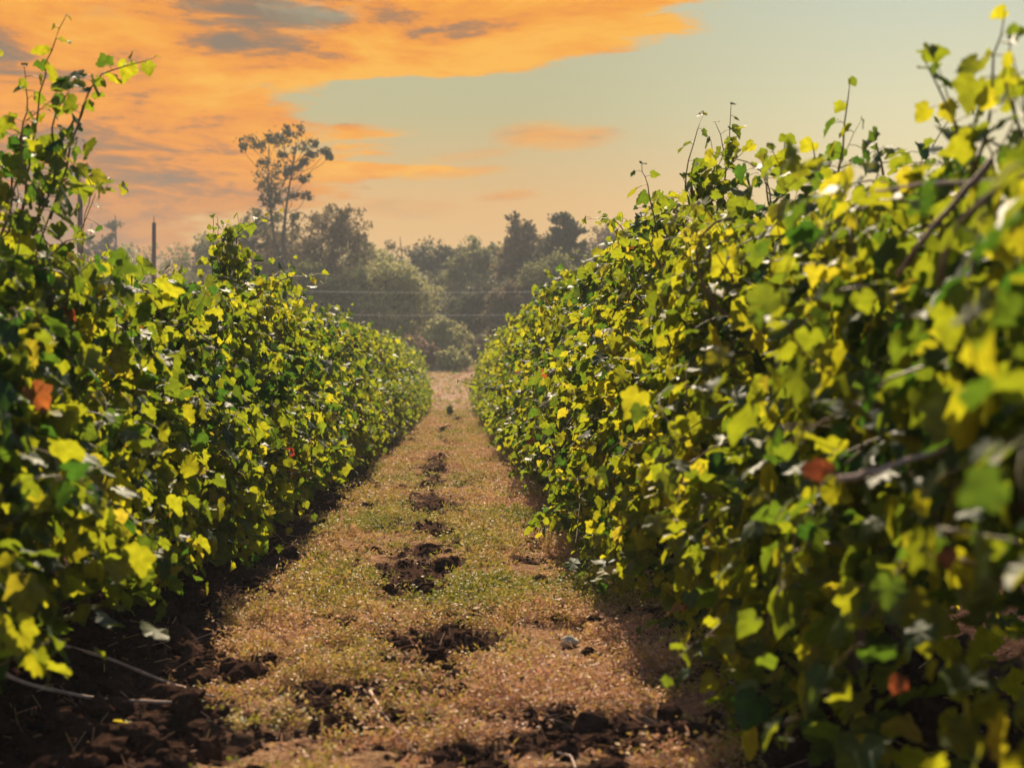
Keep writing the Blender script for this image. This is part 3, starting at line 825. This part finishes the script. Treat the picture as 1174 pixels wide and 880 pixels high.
for z, w in ((zA, 'upper'), (zB, 'lower')):
    t = np.linspace(0, 1, 40); P = np.stack([pa[0] + (pc[0] - pa[0]) * t, t * 0 + WD - 0.17, z + 0.13 - 1.1 * t * (1 - t)], -1)
    V, F = tubes([(P, 0.0075)], 5)
    tag(link('overhead_wire', mesh_np('overhead_wire', V, F, M_WIRE)), '%s of the two pale overhead wires crossing before the trees' % w, 'wire', 'overhead wires')

# ------------------------------------------------------------------ trees beyond the field
def leaf_cards(P, rng, s0, s1):
    m = len(P); n = nrm(rng.normal(0, 1, (m, 3)) + np.array([0, 0, 0.5])); a = nrm(np.cross(n, rng.normal(0, 1, (m, 3)))); b = np.cross(n, a)
    s = rng.uniform(s0, s1, m)[:, None]
    V = np.stack([P - a * s * 0.9, P + b * s * 0.5 + n * s * 0.15, P + a * s * 0.9, P - b * s * 0.5 + n * s * 0.15], 1).reshape(-1, 3)
    return V, np.arange(len(V)).reshape(-1, 4)

def tree(name, px, py_top, w_px, d, label, mat, seed, cat='tree', group='trees beyond the field', low=0.18, nclump=70, per=150, cr=0.11, ls=(0.07, 0.16), clumps=None, lean=0.0, stems=1, shape=0.85):
    """d metres away, its top and width as it stands; clumps of leaves at the ends of limbs that leave the trunk"""
    rng = np.random.default_rng(seed)
    x = (px - 523) / 1630 * d; b = gz(x, d); Ht = CAM_H - (py_top - 441) / 1630 * d - b; Wd = w_px / 1630 * d / 2
    t = thing(name, (x, d, b), label, cat, group)
    limbs = []
    zz = np.linspace(-0.4, Ht * 0.93, 14); r0 = 0.018 * Ht + 0.03
    axes = []
    for s in range(stems):
        ph = rng.uniform(0, 9); sx = 0 if stems == 1 else (s - (stems - 1) / 2) * Wd * 0.35
        ax = np.stack([lean * zz + 0.025 * Ht * np.sin(zz / Ht * 5 + ph) + sx * (0.3 + zz / Ht), 0.02 * Ht * np.cos(zz / Ht * 4 + ph) + 0 * zz, zz], -1)
        axes.append(ax); limbs.append((ax, r0 * (1 - 0.9 * np.clip(zz / (Ht * 0.95), 0, 1)) / math.sqrt(stems)))
    if clumps is None:
        C = []
        while len(C) < nclump:
            u = rng.normal(0, 1, 3); u = u / np.linalg.norm(u) * rng.uniform(0.35, 1.0) ** 0.6
            f = (u[2] + 1) / 2; zc = Ht * (low + (1 - low) * f) * rng.uniform(0.93, 1.0)
            wid = 1.0 if f < 0.55 else math.sqrt(max(0.05, 1 - ((f - 0.55) / 0.5) ** 2 * shape))
            C.append((u[0] * Wd * wid * rng.uniform(0.8, 1.08), u[1] * Wd * 0.8 * wid, zc, cr * Wd * 2 * rng.uniform(0.55, 1.25)))
    else:
        C = [((cx - px) / 1630 * d, rng.normal(0, 0.35), CAM_H - (cy - 441) / 1630 * d - b, rr / 1630 * d) for cx, cy, rr in clumps]
    PP = []
    for (cx, cy, cz, cr_) in C:
        c = np.array([cx, cy, cz]); ax = axes[int(np.argmin([abs(a[8, 0] - cx) for a in axes]))]
        k = int(np.clip(np.searchsorted(ax[:, 2], cz - 0.3 * abs(cx) - 0.10 * Ht), 2, 12)); a = ax[k]
        q = np.linspace(0, 1, 6)[:, None]; path = a * (1 - q) + c * q + np.array([0, 0, 1.0]) * (-0.10 * np.linalg.norm(c - a) * np.sin(q * PI)) + rng.normal(0, 0.03 * np.linalg.norm(c - a) + 0.01, (6, 3)) * (q > 0) * (q < 1)
        limbs.append((path, np.linspace(0.30 * r0 * (1 - k / 16), 0.012, 6)))
        m = int(per * rng.uniform(0.5, 1.4)); sub = rng.normal(0, 0.62, (6, 3)) * cr_; u = sub[rng.integers(0, 6, m)] + rng.normal(0, 0.36, (m, 3)) * cr_ * rng.uniform(0.5, 1.5, (m, 1))
        u[:, 2] *= 0.75
        PP.append(c + u)
        for _ in range(3):                                 # twigs running past the clump
            e = c + nrm(rng.normal(0, 1, 3) + np.array([0, 0, 0.4])) * cr_ * 1.35; limbs.append((np.array([c, (c + e) / 2 + rng.normal(0, 0.05 * cr_, 3), e]), np.array([0.014, 0.01, 0.006])))
            PP.append(e + rng.normal(0, 0.12 * cr_, (max(2, per // 25), 3)))
    P = np.concatenate(PP); P = P[P[:, 2] > 0.05]
    V, F = tubes(limbs, 6); link('trunk', mesh_np('trunk', V, F, M_TBARK), t)
    V, Q = leaf_cards(P, rng, *ls)
    ti = np.clip(rng.normal(0.5, 0.25, len(P)), 0, 1)
    link('crown', mesh_np('crown', V, Q, mat, {'tint': np.repeat(ti, 4)}, smooth=False), t)
    return t

tall = [(288, 166, 7), (282, 172, 4), (300, 172, 5), (318, 158, 7), (325, 165, 8), (310, 163, 5), (345, 153, 6), (350, 163, 7), (340, 170, 7), (331, 152, 4), (357, 178, 5), (372, 181, 6), (379, 183, 3), (362, 170, 4),
        (306, 200, 9), (318, 198, 9), (327, 192, 8), (314, 212, 9), (322, 222, 8), (310, 224, 7), (300, 214, 6), (318, 235, 6), (334, 200, 6), (346, 188, 5), (350, 205, 4), (343, 196, 5), (303, 232, 4), (352, 226, 4), (338, 228, 4), (326, 180, 4), (303, 188, 4), (318, 250, 7), (328, 262, 8), (340, 248, 5), (308, 262, 8), (322, 275, 10), (345, 268, 8)]
tree('tall_tree', 326, 150, 100, 86, 'tall sparse tree with open crown and bare trunk rising above all others', M_T_DARK, 3, clumps=[(a, b, r * 1.05) for a, b, r in tall], per=150, ls=(0.07, 0.15), stems=2)
tree('broad_tree', 385, 226, 124, 87, 'broad brownish tree just right of the tall sparse tree', M_T_BROWN, 4, nclump=120, per=110, cr=0.07, low=0.1)
tree('broad_tree', 298, 238, 110, 92, 'dark rounded tree behind the tall sparse tree', M_T_DARK, 5, nclump=110, per=140, cr=0.09, low=0.1)
tree('willow_tree', 440, 286, 124, 84, 'pale olive bushy tree in the middle behind the upper wire', M_T_PALE, 6, nclump=150, per=150, cr=0.075, low=0.05, shape=0.8)
tree('background_tree', 462, 262, 74, 112, 'small hazy tree just right of the broad brownish tree', M_T_BROWN, 7, nclump=80, per=90, cr=0.09, low=0.1, ls=(0.1, 0.2))
tree('background_tree', 500, 266, 90, 108, 'hazy dark green tree above the pale olive bushy tree, middle of the tree line', M_T_DARK, 8, nclump=90, per=110, cr=0.09, low=0.08, ls=(0.1, 0.2))
tree('background_tree', 548, 268, 90, 102, 'dark tree in the middle of the tree line, left of the tall brownish pair', M_T_OLIVE, 9, nclump=110, per=120, cr=0.085, low=0.06, ls=(0.1, 0.2))
tree('shady_tree', 550, 318, 84, 90, 'very dark shaded tree behind the front shrub, in line with the path', M_T_DARK, 10, nclump=110, per=150, cr=0.09, low=0.02)
tree('background_tree', 600, 240, 80, 98, 'brownish tall tree on the right of the tree line, left of its twin', M_T_BROWN, 11, nclump=160, per=130, cr=0.08, low=0.06, ls=(0.1, 0.2))
tree('background_tree', 645, 234, 72, 94, 'dark tall tree at the right end of the tree line with a ragged top', M_T_DARK, 12, nclump=150, per=130, cr=0.08, low=0.06, ls=(0.1, 0.2))
tree('round_tree', 632, 288, 100, 86, 'grey green rounded tree low at the right beside the right row', M_T_OLIVE, 13, nclump=130, per=140, cr=0.08, low=0.04)
tree('round_tree', 594, 322, 80, 85, 'olive brown low tree between the shaded tree and the rounded tree', M_T_BROWN, 14, nclump=100, per=140, cr=0.08, low=0.02)
tree('round_tree', 352, 300, 100, 82, 'grey olive low tree behind the left row, left of the pale bushy tree', M_T_OLIVE, 15, nclump=120, per=140, cr=0.08, low=0.05)
tree('shrub', 508, 364, 62, 80, 'light green pointed shrub at the far end of the path', M_T_PALE, 16, 'shrub', 'shrubs at the end of the path', nclump=130, per=110, cr=0.07, low=0.0, ls=(0.05, 0.12), stems=3)
tree('shrub', 478, 388, 56, 77, 'reddish brown low shrub beside the light green pointed shrub', M_T_RED, 17, 'shrub', 'shrubs at the end of the path', nclump=80, per=110, cr=0.09, low=0.0, ls=(0.05, 0.12), stems=3)
tree('shrub', 548, 388, 60, 82, 'dull brown low shrub on the right of the light green pointed shrub', M_T_BROWN, 18, 'shrub', 'shrubs at the end of the path', nclump=80, per=110, cr=0.09, low=0.0, ls=(0.05, 0.12), stems=3)
tree('shrub', 520, 402, 44, 76, 'small yellowish shrub in front of the light green pointed shrub', M_T_PALE, 23, 'shrub', 'shrubs at the end of the path', nclump=60, per=110, cr=0.10, low=0.0, ls=(0.05, 0.12), stems=3)
tree('broad_tree', 330, 262, 150, 88, 'broad dusky tree mass beneath the tall sparse tree', M_T_BROWN, 31, nclump=130, per=120, cr=0.07, low=0.03)
tree('background_tree', 420, 268, 70, 100, 'grey green tree between the broad brownish tree and the pale olive bushy tree', M_T_OLIVE, 32, nclump=100, per=110, cr=0.09, low=0.04, ls=(0.1, 0.2))
tree('background_tree', 575, 262, 70, 106, 'grey green tree filling the tree line just left of the brownish tall tree', M_T_OLIVE, 33, nclump=100, per=110, cr=0.09, low=0.04, ls=(0.1, 0.2))
tree('background_tree', 235, 268, 110, 110, 'grey low tree in the haze between the poles and the tall sparse tree', M_T_OLIVE, 34, nclump=110, per=110, cr=0.08, low=0.04, ls=(0.1, 0.2))
tree('dark_conifer', 132, 236, 36, 128, 'dark blue green conifer in the far haze right of the taller pole', M_T_DARK, 19, nclump=60, per=110, cr=0.11, low=0.05, ls=(0.1, 0.22), shape=1.0)
tree('dark_conifer', 106, 246, 32, 128, 'smaller dark conifer in the far haze close to the taller pole', M_T_DARK, 20, nclump=50, per=110, cr=0.11, low=0.05, ls=(0.1, 0.22), shape=1.0)
tree('background_tree', 700, 252, 100, 120, 'hazy tree peeping over the right row beside the dark ragged tree', M_T_BROWN, 22, nclump=80, per=100, cr=0.1, low=0.06, ls=(0.12, 0.24))

def far_wood():
    rng = np.random.default_rng(77); PP = []
    for k in range(170):
        x = rng.uniform(-95, 75); y = rng.uniform(135, 165); b = base_h(np.array([x]), np.array([y]))[0]
        top = CAM_H + (441 - rng.uniform(252, 290)) / 1630 * y - b; w = rng.uniform(2.0, 4.2)
        for c in range(12):
            u = nrm(rng.normal(0, 1, 3)) * rng.uniform(0.4, 1)
            cc = np.array([x + u[0] * w, y + u[1] * w, b + top * (0.52 + 0.42 * u[2])]); m = 34
            PP.append(cc + nrm(rng.normal(0, 1, (m, 3))) * rng.random((m, 1)) ** 0.4 * 1.1)
    P = np.concatenate(PP); V, Q = leaf_cards(P, rng, 0.2, 0.4)
    o = link('far_woodland', mesh_np('far_woodland', V, Q, M_T_OLIVE, {'tint': np.repeat(rng.random(len(P)), 4)}, smooth=False))
    tag(o, 'distant hazy woodland along the horizon', 'woodland', kind='stuff')
far_wood()

# ------------------------------------------------------------------ the air
def haze():
    x0, x1, y0, y1, z0, z1 = -1600, 1600, -60, 1600, -3.0, 20.5
    V = [(x, y, z) for z in (z0, z1) for y in (y0, y1) for x in (x0, x1)]
    F = [(0, 2, 3, 1), (4, 5, 7, 6), (0, 1, 5, 4), (2, 6, 7, 3), (0, 4, 6, 2), (1, 3, 7, 5)]
    m, N, L = new_mat('haze_air')
    v = N.new('ShaderNodeVolumePrincipled'); v.inputs['Color'].default_value = (0.84, 0.90, 0.92, 1); v.inputs['Density'].default_value = HAZE
    v.inputs['Anisotropy'].default_value = 0.0
    o = N.new('ShaderNodeOutputMaterial'); L.new(v.outputs[0], o.inputs['Volume'])
    tag(link('haze', mesh_np('haze', V, F, m, smooth=False)), 'warm haze in the air over the field', 'haze', kind='stuff')
HAZE = 0.0012
haze()
